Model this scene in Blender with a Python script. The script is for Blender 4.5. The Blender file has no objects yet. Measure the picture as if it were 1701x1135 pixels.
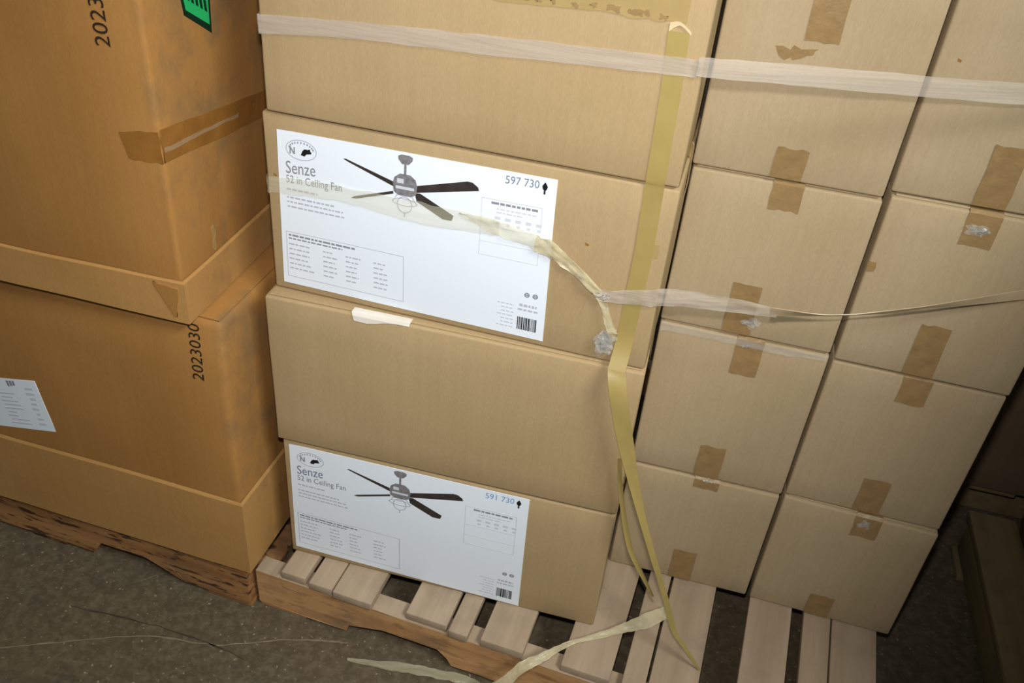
import bpy, bmesh, math, random
from mathutils import Vector, Matrix, noise

# ------------------------------------------------------------------ camera, light, exposure
scene = bpy.context.scene
COL = scene.collection
FLOOR_Z = -0.125

CAM_POS = Vector((0.6207, -1.1151, 1.4263))
YAW, PITCH, ROLL = 0.197864, 0.6259, 0.097821
_fwd = Vector((-math.sin(YAW) * math.cos(PITCH), math.cos(YAW) * math.cos(PITCH), -math.sin(PITCH)))
_r0 = Vector((math.cos(YAW), math.sin(YAW), 0))
_u0 = _r0.cross(_fwd)
_right = _r0 * math.cos(ROLL) + _u0 * math.sin(ROLL)
_up = _u0 * math.cos(ROLL) - _r0 * math.sin(ROLL)
cam_data = bpy.data.cameras.new('camera')
cam_data.sensor_width = 36.0
cam_data.lens = 1537.26 / 1701.0 * 36.0
cam_data.clip_start = 0.02
cam = bpy.data.objects.new('camera', cam_data)
COL.objects.link(cam)
cam.matrix_world = Matrix(((_right.x, _up.x, -_fwd.x, CAM_POS.x), (_right.y, _up.y, -_fwd.y, CAM_POS.y),
                           (_right.z, _up.z, -_fwd.z, CAM_POS.z), (0, 0, 0, 1)))
scene.camera = cam

world = bpy.data.worlds.new('warehouse_air')
scene.world = world
world.use_nodes = True
world.node_tree.nodes['Background'].inputs[0].default_value = (0.92, 0.96, 1.0, 1)
world.node_tree.nodes['Background'].inputs[1].default_value = 0.09

# the camera's flash, a small lamp a hand's breadth above the lens
fl = bpy.data.lights.new('camera_flash', 'SPOT')
fl.energy = 65
fl.spot_size = math.radians(88)
fl.spot_blend = 1.0
fl.shadow_soft_size = 0.022
fl.color = (1.0, 0.985, 0.97)
flash = bpy.data.objects.new('camera_flash', fl)
COL.objects.link(flash)
flash.location = CAM_POS + _up * 0.10
flash.rotation_euler = (_fwd + _up * 0.10).to_track_quat('-Z', 'Y').to_euler()

# fluorescent bay light high under the warehouse roof
bl = bpy.data.lights.new('bay_light', 'AREA')
bl.shape = 'RECTANGLE'
bl.size, bl.size_y = 1.6, 0.6
bl.energy = 130
bl.color = (0.95, 1.0, 0.96)
bay = bpy.data.objects.new('bay_light', bl)
COL.objects.link(bay)
bay.location = (2.7, -1.9, 3.7)
bay.rotation_euler = (Vector((0.2, 0.0, 0.2)) - Vector(bay.location)).to_track_quat('-Z', 'Y').to_euler()

scene.view_settings.view_transform = 'Standard'
scene.view_settings.look = 'None'
scene.view_settings.gamma = 1.0
scene.view_settings.use_curve_mapping = False
scene.view_settings.exposure = 0.0

# ------------------------------------------------------------------ materials
def lin(c):
    return tuple((v / 255 / 12.92) if v / 255 <= 0.04045 else ((v / 255 + 0.055) / 1.055) ** 2.4 for v in c) + (1.0,)

class NT:
    def __init__(s, name):
        s.m = bpy.data.materials.new(name)
        s.m.use_nodes = True
        s.t = s.m.node_tree
        s.b = s.t.nodes['Principled BSDF']
    def n(s, kind, **kw):
        nd = s.t.nodes.new(kind)
        for k, v in kw.items():
            if k in nd.inputs: nd.inputs[k].default_value = v
            else: setattr(nd, k, v)
        return nd
    def l(s, a, b): s.t.links.new(a, b)
    def coords(s, scale=(1, 1, 1)):
        tc = s.n('ShaderNodeTexCoord')
        mp = s.n('ShaderNodeMapping')
        mp.inputs['Scale'].default_value = scale
        s.l(tc.outputs['Object'], mp.inputs['Vector'])
        return mp.outputs['Vector']
    def ramp(s, fac, stops):
        r = s.n('ShaderNodeValToRGB')
        e = r.color_ramp.elements
        while len(e) < len(stops): e.new(0.5)
        for i, (p, c) in enumerate(stops):
            e[i].position = p
            e[i].color = c
        s.l(fac, r.inputs['Fac'])
        return r.outputs['Color']
    def mix(s, fac, a, b, mode='MIX'):
        m = s.n('ShaderNodeMix', data_type='RGBA', blend_type=mode)
        for sock, v in ((m.inputs[0], fac), (m.inputs[6], a), (m.inputs[7], b)):
            if isinstance(v, (float, int, tuple)): sock.default_value = v
            else: s.l(v, sock)
        return m.outputs[2]
    def noise(s, vec, scale, detail=3, rough=0.5):
        nd = s.n('ShaderNodeTexNoise')
        nd.inputs['Scale'].default_value = scale
        nd.inputs['Detail'].default_value = detail
        nd.inputs['Roughness'].default_value = rough
        s.l(vec, nd.inputs['Vector'])
        return nd.outputs['Fac']
    def bump(s, h, strength, dist):
        b = s.n('ShaderNodeBump')
        b.inputs['Strength'].default_value = strength
        b.inputs['Distance'].default_value = dist
        s.l(h, b.inputs['Height'])
        s.l(b.outputs['Normal'], s.b.inputs['Normal'])

def W(v): return (v, v, v, 1)

def cardboard(name, base, dark, stain=0.0, flute=1.0, grime=0.0):
    k = NT(name)
    v = k.coords()
    big = k.noise(v, 5.0, 3)
    col = k.mix(k.ramp(big, [(0.3, W(0)), (0.75, W(1))]), lin(base), lin(dark))
    # paper fibres: fine speckle stretched along the board
    v2 = k.coords((60, 60, 14))
    fib = k.noise(v2, 9.0, 2)
    col = k.mix(0.13, col, k.ramp(fib, [(0.3, W(0.25)), (0.7, W(1.0))]), 'MULTIPLY')
    v3 = k.coords((1, 1, 0.02))
    st = k.noise(v3, 130.0, 1)
    col = k.mix(0.06 * flute, col, k.ramp(st, [(0.35, W(0.45)), (0.65, W(1.0))]), 'MULTIPLY')
    if stain:
        sn = k.noise(v, 4.2, 5, 0.65)
        col = k.mix(k.ramp(sn, [(0.55, W(0)), (0.72, W(stain))]), col, lin((92, 84, 70)))
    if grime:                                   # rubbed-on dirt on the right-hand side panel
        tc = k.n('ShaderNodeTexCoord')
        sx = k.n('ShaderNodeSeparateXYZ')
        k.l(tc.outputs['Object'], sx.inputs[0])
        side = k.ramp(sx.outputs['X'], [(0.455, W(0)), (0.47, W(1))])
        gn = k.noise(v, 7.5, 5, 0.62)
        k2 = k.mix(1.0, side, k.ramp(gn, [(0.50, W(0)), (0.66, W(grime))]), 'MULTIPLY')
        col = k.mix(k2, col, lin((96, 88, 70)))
    k.l(col, k.b.inputs['Base Color'])
    k.b.inputs['Roughness'].default_value = 0.72
    k.b.inputs['Specular IOR Level'].default_value = 0.25
    mixh = k.mix(0.5, st, fib)
    k.bump(mixh, 0.14, 0.0012)
    return k.m

def plain(name, c, rough=0.6, spec=0.3, var=0.0, vscale=20, alpha=1.0, bump=0.0, bscale=60, sheen=None, stretch=(1, 1, 1)):
    k = NT(name)
    v = k.coords(stretch)
    if var:
        nn = k.noise(v, vscale, 4)
        dk = tuple(x * (1 - var) for x in lin(c)[:3]) + (1,)
        k.l(k.mix(k.ramp(nn, [(0.3, W(0)), (0.7, W(1))]), lin(c), dk), k.b.inputs['Base Color'])
    else:
        k.b.inputs['Base Color'].default_value = lin(c)
    k.b.inputs['Roughness'].default_value = rough
    k.b.inputs['Specular IOR Level'].default_value = spec
    k.b.inputs['Alpha'].default_value = alpha
    if bump:
        k.bump(k.noise(v, bscale, 3), bump, 0.004)
    return k.m

def wood(name, c1, c2, axis=1, dirt=0.25, marks=0.0):
    k = NT(name)
    sc = [34, 34, 34]
    sc[axis] = 2.2
    v = k.coords(tuple(sc))
    g = k.noise(v, 1.0, 5, 0.6)
    col = k.mix(k.ramp(g, [(0.25, W(0)), (0.75, W(1))]), lin(c1), lin(c2))
    d = k.noise(k.coords(), 9.0, 4, 0.6)
    col = k.mix(k.ramp(d, [(0.5, W(0)), (0.75, W(dirt))]), col, lin((84, 78, 70)))
    if marks:                                   # ragged dark stains and splits along the grain; rough stringers: painted gap shadows too
        vm = k.coords((14, 30, 70))
        mk = k.noise(vm, 1.0, 4, 0.65)
        col = k.mix(k.ramp(mk, [(0.54, W(0)), (0.60, W(marks))]), col, lin((40, 30, 22)))
    k.l(col, k.b.inputs['Base Color'])
    k.b.inputs['Roughness'].default_value = 0.85
    k.b.inputs['Specular IOR Level'].default_value = 0.2
    k.bump(g, 0.5, 0.002)
    return k.m

def concrete():
    k = NT('concrete_floor')
    v = k.coords()
    a = k.noise(v, 2.2, 6, 0.6)
    b = k.noise(v, 55, 4, 0.7)
    col = k.mix(k.ramp(a, [(0.3, W(0)), (0.7, W(1))]), lin((96, 81, 59)), lin((78, 66, 47)))
    col = k.mix(k.ramp(b, [(0.42, W(0)), (0.64, W(0.7))]), col, lin((112, 100, 78)))
    sp = k.noise(v, 120, 2)
    col = k.mix(k.ramp(sp, [(0.66, W(0)), (0.72, W(0.8))]), col, lin((160, 148, 120)))
    ds = k.noise(v, 28, 4, 0.6)
    col = k.mix(k.ramp(ds, [(0.56, W(0)), (0.68, W(0.5))]), col, lin((62, 54, 42)))
    k.l(col, k.b.inputs['Base Color'])
    k.b.inputs['Roughness'].default_value = 0.75
    k.bump(b, 0.35, 0.003)
    return k.m

CARD = cardboard('pale_cardboard', (177, 152, 113), (170, 145, 105))
CARD_END = cardboard('pale_cardboard_ends', (178, 158, 126), (169, 147, 112))
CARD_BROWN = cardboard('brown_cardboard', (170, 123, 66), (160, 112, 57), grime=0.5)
CARD_TRAY_LIT = cardboard('brown_cardboard_lit', (186, 141, 84), (176, 130, 73), grime=0.4)  # brown cardboard made lighter, painting the light on the angled tray face
CARD_DULL = cardboard('dull_cardboard', (120, 100, 76), (104, 86, 64), stain=0.3)
PAPER = plain('label_paper', (232, 239, 248), 0.45, 0.4)
PAPER_OLD = plain('torn_paper', (232, 224, 212), 0.7, 0.2, var=0.12)
INK = plain('black_ink', (26, 26, 28), 0.5)
INK_BLADE = plain('blade_print', (62, 55, 52), 0.45, var=0.3, vscale=90)
INK_GREY = plain('grey_ink', (138, 140, 146), 0.5)
INK_SOFT = plain('soft_grey_ink', (186, 188, 196), 0.5)
INK_FAINT = plain('faint_grey_ink', (205, 208, 216), 0.5)
INK_NUM = plain('slate_ink', (118, 130, 150), 0.5)
INK_BLUE = plain('blue_ink', (120, 160, 200), 0.5)
INK_METAL = plain('metal_print', (140, 138, 140), 0.45, var=0.45, vscale=160)
INK_BOX = plain('stamp_ink', (44, 32, 20), 0.7)
GREEN = plain('green_sticker', (38, 176, 98), 0.4)
GREEN_EDGE = plain('green_sticker_border', (16, 44, 28), 0.5)
TAPE = plain('brown_packing_tape', (150, 121, 80), 0.36, 0.45, var=0.16, vscale=45, bump=0.35, bscale=70)
TAPE_OLD = plain('amber_packing_tape', (150, 102, 46), 0.35, 0.4, var=0.2, vscale=25, bump=0.25, bscale=50)
TAPE_YEL = plain('yellow_packing_tape', (163, 142, 84), 0.45, 0.35, var=0.08, vscale=30, bump=0.1, bscale=40)
TAPE_PALE = plain('pale_yellow_tape', (196, 170, 112), 0.45, 0.3, var=0.12, vscale=30, alpha=0.45)
TAPE_CREAM = plain('cream_tape_end', (206, 186, 146), 0.5, 0.3)
FILM = plain('clear_stretch_film', (216, 205, 192), 0.3, 0.5, alpha=0.25, bump=0.25, bscale=45, stretch=(0.25, 0.25, 6))
FILM_YEL = plain('yellowed_stretch_film', (236, 232, 204), 0.35, 0.4, alpha=0.15, bump=0.3, bscale=60, stretch=(0.3, 0.3, 3))
FILM_ROPE = plain('twisted_stretch_film', (232, 220, 180), 0.28, 0.5, var=0.15, vscale=60, alpha=0.42, bump=0.5, bscale=80)
FILM_GATHER = plain('gathered_stretch_film', (236, 228, 190), 0.3, 0.5, alpha=0.2, bump=0.3, bscale=60)
FILM_TAN = plain('tan_strap_film', (196, 174, 138), 0.35, 0.4, var=0.12, vscale=30, alpha=0.8)
FILM_THIN = plain('thin_clear_film', (222, 218, 208), 0.2, 0.6, alpha=0.14, bump=0.5, bscale=60)
DECK = wood('grey_deck_wood', (178, 157, 133), (154, 133, 109), 1, 0.3)
STRINGER = wood('orange_stringer_wood', (212, 166, 114), (166, 118, 72), 0, 0.55, 0.3)
STRINGER_R = wood('rough_stringer_wood', (184, 136, 86), (128, 84, 48), 0, 0.5, 0.85)  # strong marks mix stains and splits with painted shadows of the deck gaps
OLD_WOOD = wood('aged_pallet_wood', (146, 128, 88), (116, 100, 66), 1, 0.4)
BLACK_FILM = plain('black_stretch_wrap', (14, 15, 19), 0.25, 0.5, bump=0.9, bscale=14, stretch=(1, 1, 3))
STAIN = plain('dark_wood_stain', (58, 40, 26), 0.9)
CRACK_L = plain('pale_floor_crack', (140, 126, 102), 0.9, var=0.3, vscale=60)
CRACK_D = plain('dark_floor_scratch', (70, 61, 47), 0.9, var=0.3, vscale=60)
CONCRETE = concrete()
WALLM = plain('painted_block_wall', (120, 118, 112), 0.9, var=0.15, vscale=3)

# ------------------------------------------------------------------ helpers
def obj(name, mesh, mat=None, parent=None):
    o = bpy.data.objects.new(name, mesh)
    if mat and not mesh.materials: mesh.materials.append(mat)
    COL.objects.link(o)
    if parent: o.parent = parent
    return o

def mesh_from(name, verts, faces, smooth=False):
    me = bpy.data.meshes.new(name)
    me.from_pydata([tuple(v) for v in verts], [], faces)
    me.update()
    if smooth: me.polygons.foreach_set('use_smooth', [True] * len(me.polygons))
    return me

def tag(o, label, cat, group=None):
    o['label'] = label
    o['category'] = cat
    if group: o['group'] = group
    return o

def empty(name, loc, rz=0.0):
    o = bpy.data.objects.new(name, None)
    COL.objects.link(o)
    o.location = loc
    o.rotation_euler = (0, 0, rz)
    o.empty_display_size = 0.05
    return o

def fix_normals(me):
    bm = bmesh.new()
    bm.from_mesh(me)
    bmesh.ops.recalc_face_normals(bm, faces=bm.faces)
    bm.to_mesh(me)
    bm.free()

def axis_pts(lo, hi, r, n):
    pts = [lo, lo + r * 0.3, lo + r]
    a, b = lo + r, hi - r
    for i in range(1, n): pts.append(a + (b - a) * i / n)
    return pts + [hi - r, hi - r * 0.3, hi]

def round_box(name, x0, x1, y0, y1, z0, z1, r, n=(6, 4, 5), disp=None):
    """Box with rounded edges; disp(p) may bend it a little."""
    X, Y, Z = axis_pts(x0, x1, r, n[0]), axis_pts(y0, y1, r, n[1]), axis_pts(z0, z1, r, n[2])
    idx, verts, faces = {}, [], []
    def vid(i, j, k):
        key = (i, j, k)
        if key not in idx:
            p = Vector((X[i], Y[j], Z[k]))
            c = Vector((min(max(p.x, x0 + r), x1 - r), min(max(p.y, y0 + r), y1 - r), min(max(p.z, z0 + r), z1 - r)))
            d = p - c
            if d.length > 1e-9: p = c + d.normalized() * r
            if disp: p = p + disp(p)
            idx[key] = len(verts)
            verts.append(p)
        return idx[key]
    nx, ny, nz = len(X) - 1, len(Y) - 1, len(Z) - 1
    for i in range(nx):
        for k in range(nz):
            faces.append((vid(i, 0, k), vid(i + 1, 0, k), vid(i + 1, 0, k + 1), vid(i, 0, k + 1)))
            faces.append((vid(i, ny, k), vid(i, ny, k + 1), vid(i + 1, ny, k + 1), vid(i + 1, ny, k)))
    for j in range(ny):
        for k in range(nz):
            faces.append((vid(0, j, k), vid(0, j, k + 1), vid(0, j + 1, k + 1), vid(0, j + 1, k)))
            faces.append((vid(nx, j, k), vid(nx, j + 1, k), vid(nx, j + 1, k + 1), vid(nx, j, k + 1)))
    for i in range(nx):
        for j in range(ny):
            faces.append((vid(i, j, 0), vid(i, j + 1, 0), vid(i + 1, j + 1, 0), vid(i + 1, j, 0)))
            faces.append((vid(i, j, nz), vid(i + 1, j, nz), vid(i + 1, j + 1, nz), vid(i, j + 1, nz)))
    return mesh_from(name, verts, faces, True)

def rough_board(name, x0, x1, y0, y1, z0, z1, seed, wob=0.0015, n=(2, 4, 1), r=0.002):
    def d(p):
        q = Vector((p.x * 9 + seed * 3.1, p.y * 9 + seed * 1.7, p.z * 9))
        return noise.noise_vector(q) * wob
    return round_box(name, x0, x1, y0, y1, z0, z1, r, n, d)

def catmull(pts, sub):
    out = []
    n = len(pts)
    for i in range(n - 1):
        p0, p1, p2, p3 = pts[max(i - 1, 0)], pts[i], pts[i + 1], pts[min(i + 2, n - 1)]
        for k in range(sub):
            t = k / sub
            out.append(0.5 * ((2 * p1) + (p2 - p0) * t + (2 * p0 - 5 * p1 + 4 * p2 - p3) * t * t + (3 * p1 - p0 - 3 * p2 + p3) * t ** 3))
    out.append(pts[-1].copy())
    return out

def ribbon(name, pairs, mat, parent=None, across=4, sub=5, fold=0.0015, thick=0.0006, seed=1, edge=0.0):
    """Band of film or tape between two edge lines, with small lengthwise folds and a real thickness."""
    A = catmull([Vector(p[0]) for p in pairs], sub)
    B = catmull([Vector(p[1]) for p in pairs], sub)
    rnd = random.Random(seed)
    ph = [rnd.uniform(0, 9) for _ in range(across + 1)]
    n = len(A)
    front, back = [], []
    for i in range(n):
        t = (A[min(i + 1, n - 1)] + B[min(i + 1, n - 1)]) - (A[max(i - 1, 0)] + B[max(i - 1, 0)])
        w = B[i] - A[i]
        nor = t.cross(w)
        nor = nor.normalized() if nor.length > 1e-9 else Vector((0, -1, 0))
        for j in range(across + 1):
            f = j / across
            p = A[i].lerp(B[i], f)
            if edge and j in (0, across):
                p = p + w * (edge * noise.noise(Vector((i * 0.7 + seed, j * 5.0, 1.3))))
            h = fold * math.sin(ph[j] + i * 0.45 + j * 2.1) * noise.noise(Vector((i * 0.23, j * 1.7, seed * 2.3))) * 2
            front.append(p + nor * (h + thick * 0.5))
            back.append(p + nor * (h - thick * 0.5))
    m = across + 1
    N = n * m
    faces = []
    for i in range(n - 1):
        for j in range(across):
            a = i * m + j
            faces.append((a, a + 1, a + m + 1, a + m))
            faces.append((N + a, N + a + m, N + a + m + 1, N + a + 1))
    verts = front + back
    ring = [j for j in range(across)] + [i * m + across for i in range(n - 1)] + [(n - 1) * m + j for j in range(across, 0, -1)] + [i * m for i in range(n - 1, 0, -1)]
    k0 = len(verts)
    for a in ring: verts += [front[a], back[a]]
    for i in range(len(ring)):
        a, b = k0 + 2 * i, k0 + 2 * ((i + 1) % len(ring))
        faces.append((a, a + 1, b + 1, b))
    me = mesh_from(name, verts, faces, True)
    return obj(name, me, mat, parent)

def line_pairs(pts, widths, wdir):
    """Edge pairs from a centre line, widths and width directions."""
    out = []
    for i, p in enumerate(pts):
        d = wdir[i] if isinstance(wdir, list) else wdir
        d = Vector(d).normalized() * (widths[i] * 0.5)
        out.append((Vector(p) - d, Vector(p) + d))
    return out

# ------------------------------------------------------------------ the setting
def slab(name, x0, x1, y0, y1, z0, z1, mat):
    v = [(x, y, z) for z in (z0, z1) for y in (y0, y1) for x in (x0, x1)]
    f = [(0, 2, 3, 1), (4, 5, 7, 6), (0, 1, 5, 4), (2, 6, 7, 3), (0, 4, 6, 2), (1, 3, 7, 5)]
    o = obj(name, mesh_from(name, v, f), mat)
    o['kind'] = 'structure'
    return o
floor = slab('floor', -6, 7, -5, 5, FLOOR_Z - 0.1, FLOOR_Z, CONCRETE)
wall = slab('wall_back', -6, 7, 5.0, 5.2, FLOOR_Z, 5.5, WALLM)

def crack(pts, w, mat, seed):
    P = catmull([Vector((x, y, FLOOR_Z + 0.0006)) for x, y in pts], 8)
    v, f = [], []
    for i, p in enumerate(P):
        j = noise.noise(Vector((i * 0.6, seed, 0))) * 0.004
        ww = w * (0.5 + abs(noise.noise(Vector((i * 0.9, seed + 5, 0)))) * 1.6)
        v += [(p.x, p.y + j - ww, p.z), (p.x, p.y + j + ww, p.z)]
    for i in range(len(P) - 1): f.append((2 * i, 2 * i + 2, 2 * i + 3, 2 * i + 1))
    return obj('crack', mesh_from('crack', v, f), mat, floor)
crack([(-0.62, -0.36), (-0.46, -0.299), (-0.365, -0.255), (-0.2145, -0.192), (-0.086, -0.1715), (0.038, -0.119), (0.15, -0.09)], 0.0020, CRACK_L, 1.0)
crack([(-0.395, -0.177), (-0.23, -0.168), (-0.086, -0.1735), (-0.02, -0.185)], 0.0016, CRACK_D, 4.0)
for (x, y, dx, dy) in [(-0.36, -0.30, 0.03, 0.05), (-0.25, -0.33, 0.02, 0.05), (-0.14, -0.26, 0.03, 0.04), (-0.30, -0.08, 0.03, 0.03), (0.02, -0.24, 0.04, 0.03), (-0.17, -0.12, 0.02, 0.035)]:
    crack([(x, y), (x + dx * 0.5, y + dy * 0.55), (x + dx, y + dy)], 0.0008, CRACK_L, x * 10)

# ------------------------------------------------------------------ pallets
def pallet(loc, rz, width, depth, boards, label, deck_m, str_m, notches, stringer_ys, seed):
    """Stringers run along local x, deck boards along local y; origin at the front left floor corner."""
    root = empty('pallet', (loc[0], loc[1], FLOOR_Z), rz)
    tag(root, label, 'pallet', 'wooden pallets on the concrete floor')
    top = -FLOOR_Z - 0.001
    zb0, zs0, zs1 = 0.0, 0.014, top - 0.019
    for i, (a, b) in enumerate(boards):
        obj('deck_board', rough_board('deck_board', a, b, -0.001 + 0.004 * math.sin(i * 2.3 + seed), depth, zs1, top, i + seed), deck_m, root)
    for q, ys in enumerate(stringer_ys):
        # notched profile, cut as a real outline
        prof = [(0, zs0)]
        for (a, b) in notches:
            h = zs0 + 0.036
            prof += [(a, zs0), (a + 0.006, zs0 + 0.018), (a + 0.022, h), (b - 0.03, h), (b - 0.008, zs0 + 0.016), (b, zs0)]
        prof += [(width, zs0), (width, zs1), (0, zs1)]
        dense = []
        for i, p in enumerate(prof):
            p2 = prof[(i + 1) % len(prof)]
            k = max(1, int(math.hypot(p2[0] - p[0], p2[1] - p[1]) / 0.05))
            for s in range(k): dense.append((p[0] + (p2[0] - p[0]) * s / k, p[1] + (p2[1] - p[1]) * s / k))
        v = []
        for y in (ys, ys + 0.038):
            for (px, pz) in dense:
                wv = noise.noise_vector(Vector((px * 7 + seed, y * 20, pz * 30))) * 0.002
                v.append((px + wv.x, y + wv.y, min(pz + wv.z * 0.6, zs1)))
        n = len(dense)
        bm = bmesh.new()
        bv = [bm.verts.new(p) for p in v]
        f1 = bm.faces.new(bv[:n][::-1])
        f2 = bm.faces.new(bv[n:])
        for i in range(n):
            bm.faces.new((bv[i], bv[(i + 1) % n], bv[n + (i + 1) % n], bv[n + i]))
        bmesh.ops.triangulate(bm, faces=[f1, f2])
        bmesh.ops.recalc_face_normals(bm, faces=bm.faces)
        me = bpy.data.meshes.new('stringer')
        bm.to_mesh(me)
        bm.free()
        me.materials.append(str_m)
        me.materials.append(deck_m)                    # weathered grey on top, like the deck
        for pl in me.polygons:
            if pl.normal.z > 0.9: pl.material_index = 1
        obj('stringer', me, None, root)
    for a, b in ((0.0, 0.10), (width * 0.532, width * 0.532 + 0.082), (width - 0.10, width)):
        obj('bottom_board', rough_board('bottom_board', a, b, 0.004, depth - 0.004, zb0 + 0.001, zs0 + 0.001, seed + a), str_m, root)
    return root

MAIN_BOARDS = [(0.055, 0.105), (0.115, 0.163), (0.1665, 0.246), (0.313, 0.394), (0.400, 0.437), (0.462, 0.543), (0.614, 0.704),
               (0.724, 0.7655), (0.770, 0.8545), (0.920, 1.001), (1.0235, 1.0745), (1.0785, 1.161)]
main_pallet = pallet((-0.050, -0.061), -0.065, 1.162, 1.0, MAIN_BOARDS, 'pale wooden pallet under the stack of fan cartons with picture labels',
                     DECK, STRINGER, [(0.19, 0.41), (0.74, 0.96)], [0.0, 0.48, 0.96], 1)
LW = 1.1
LBOARDS = []
x = 0.0
rb = random.Random(4)
while x < LW - 0.05:
    w = rb.choice([0.085, 0.1, 0.13])
    LBOARDS.append((x, min(x + w, LW)))
    x += w + rb.choice([0.012, 0.03, 0.045])
LBOARDS[-1] = (LBOARDS[-1][0], LW)
lc, ls = math.cos(-0.054), math.sin(-0.054)
left_pallet = pallet((-0.063 - LW * lc, -0.074 - LW * ls), -0.054, LW, 1.0, LBOARDS, 'rough stained pallet under the two big brown cartons',
                     STRINGER_R, STRINGER_R, [(0.16, 0.38), (LW - 0.36, LW - 0.15)], [0.0, 0.48, 0.96], 6)
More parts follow.
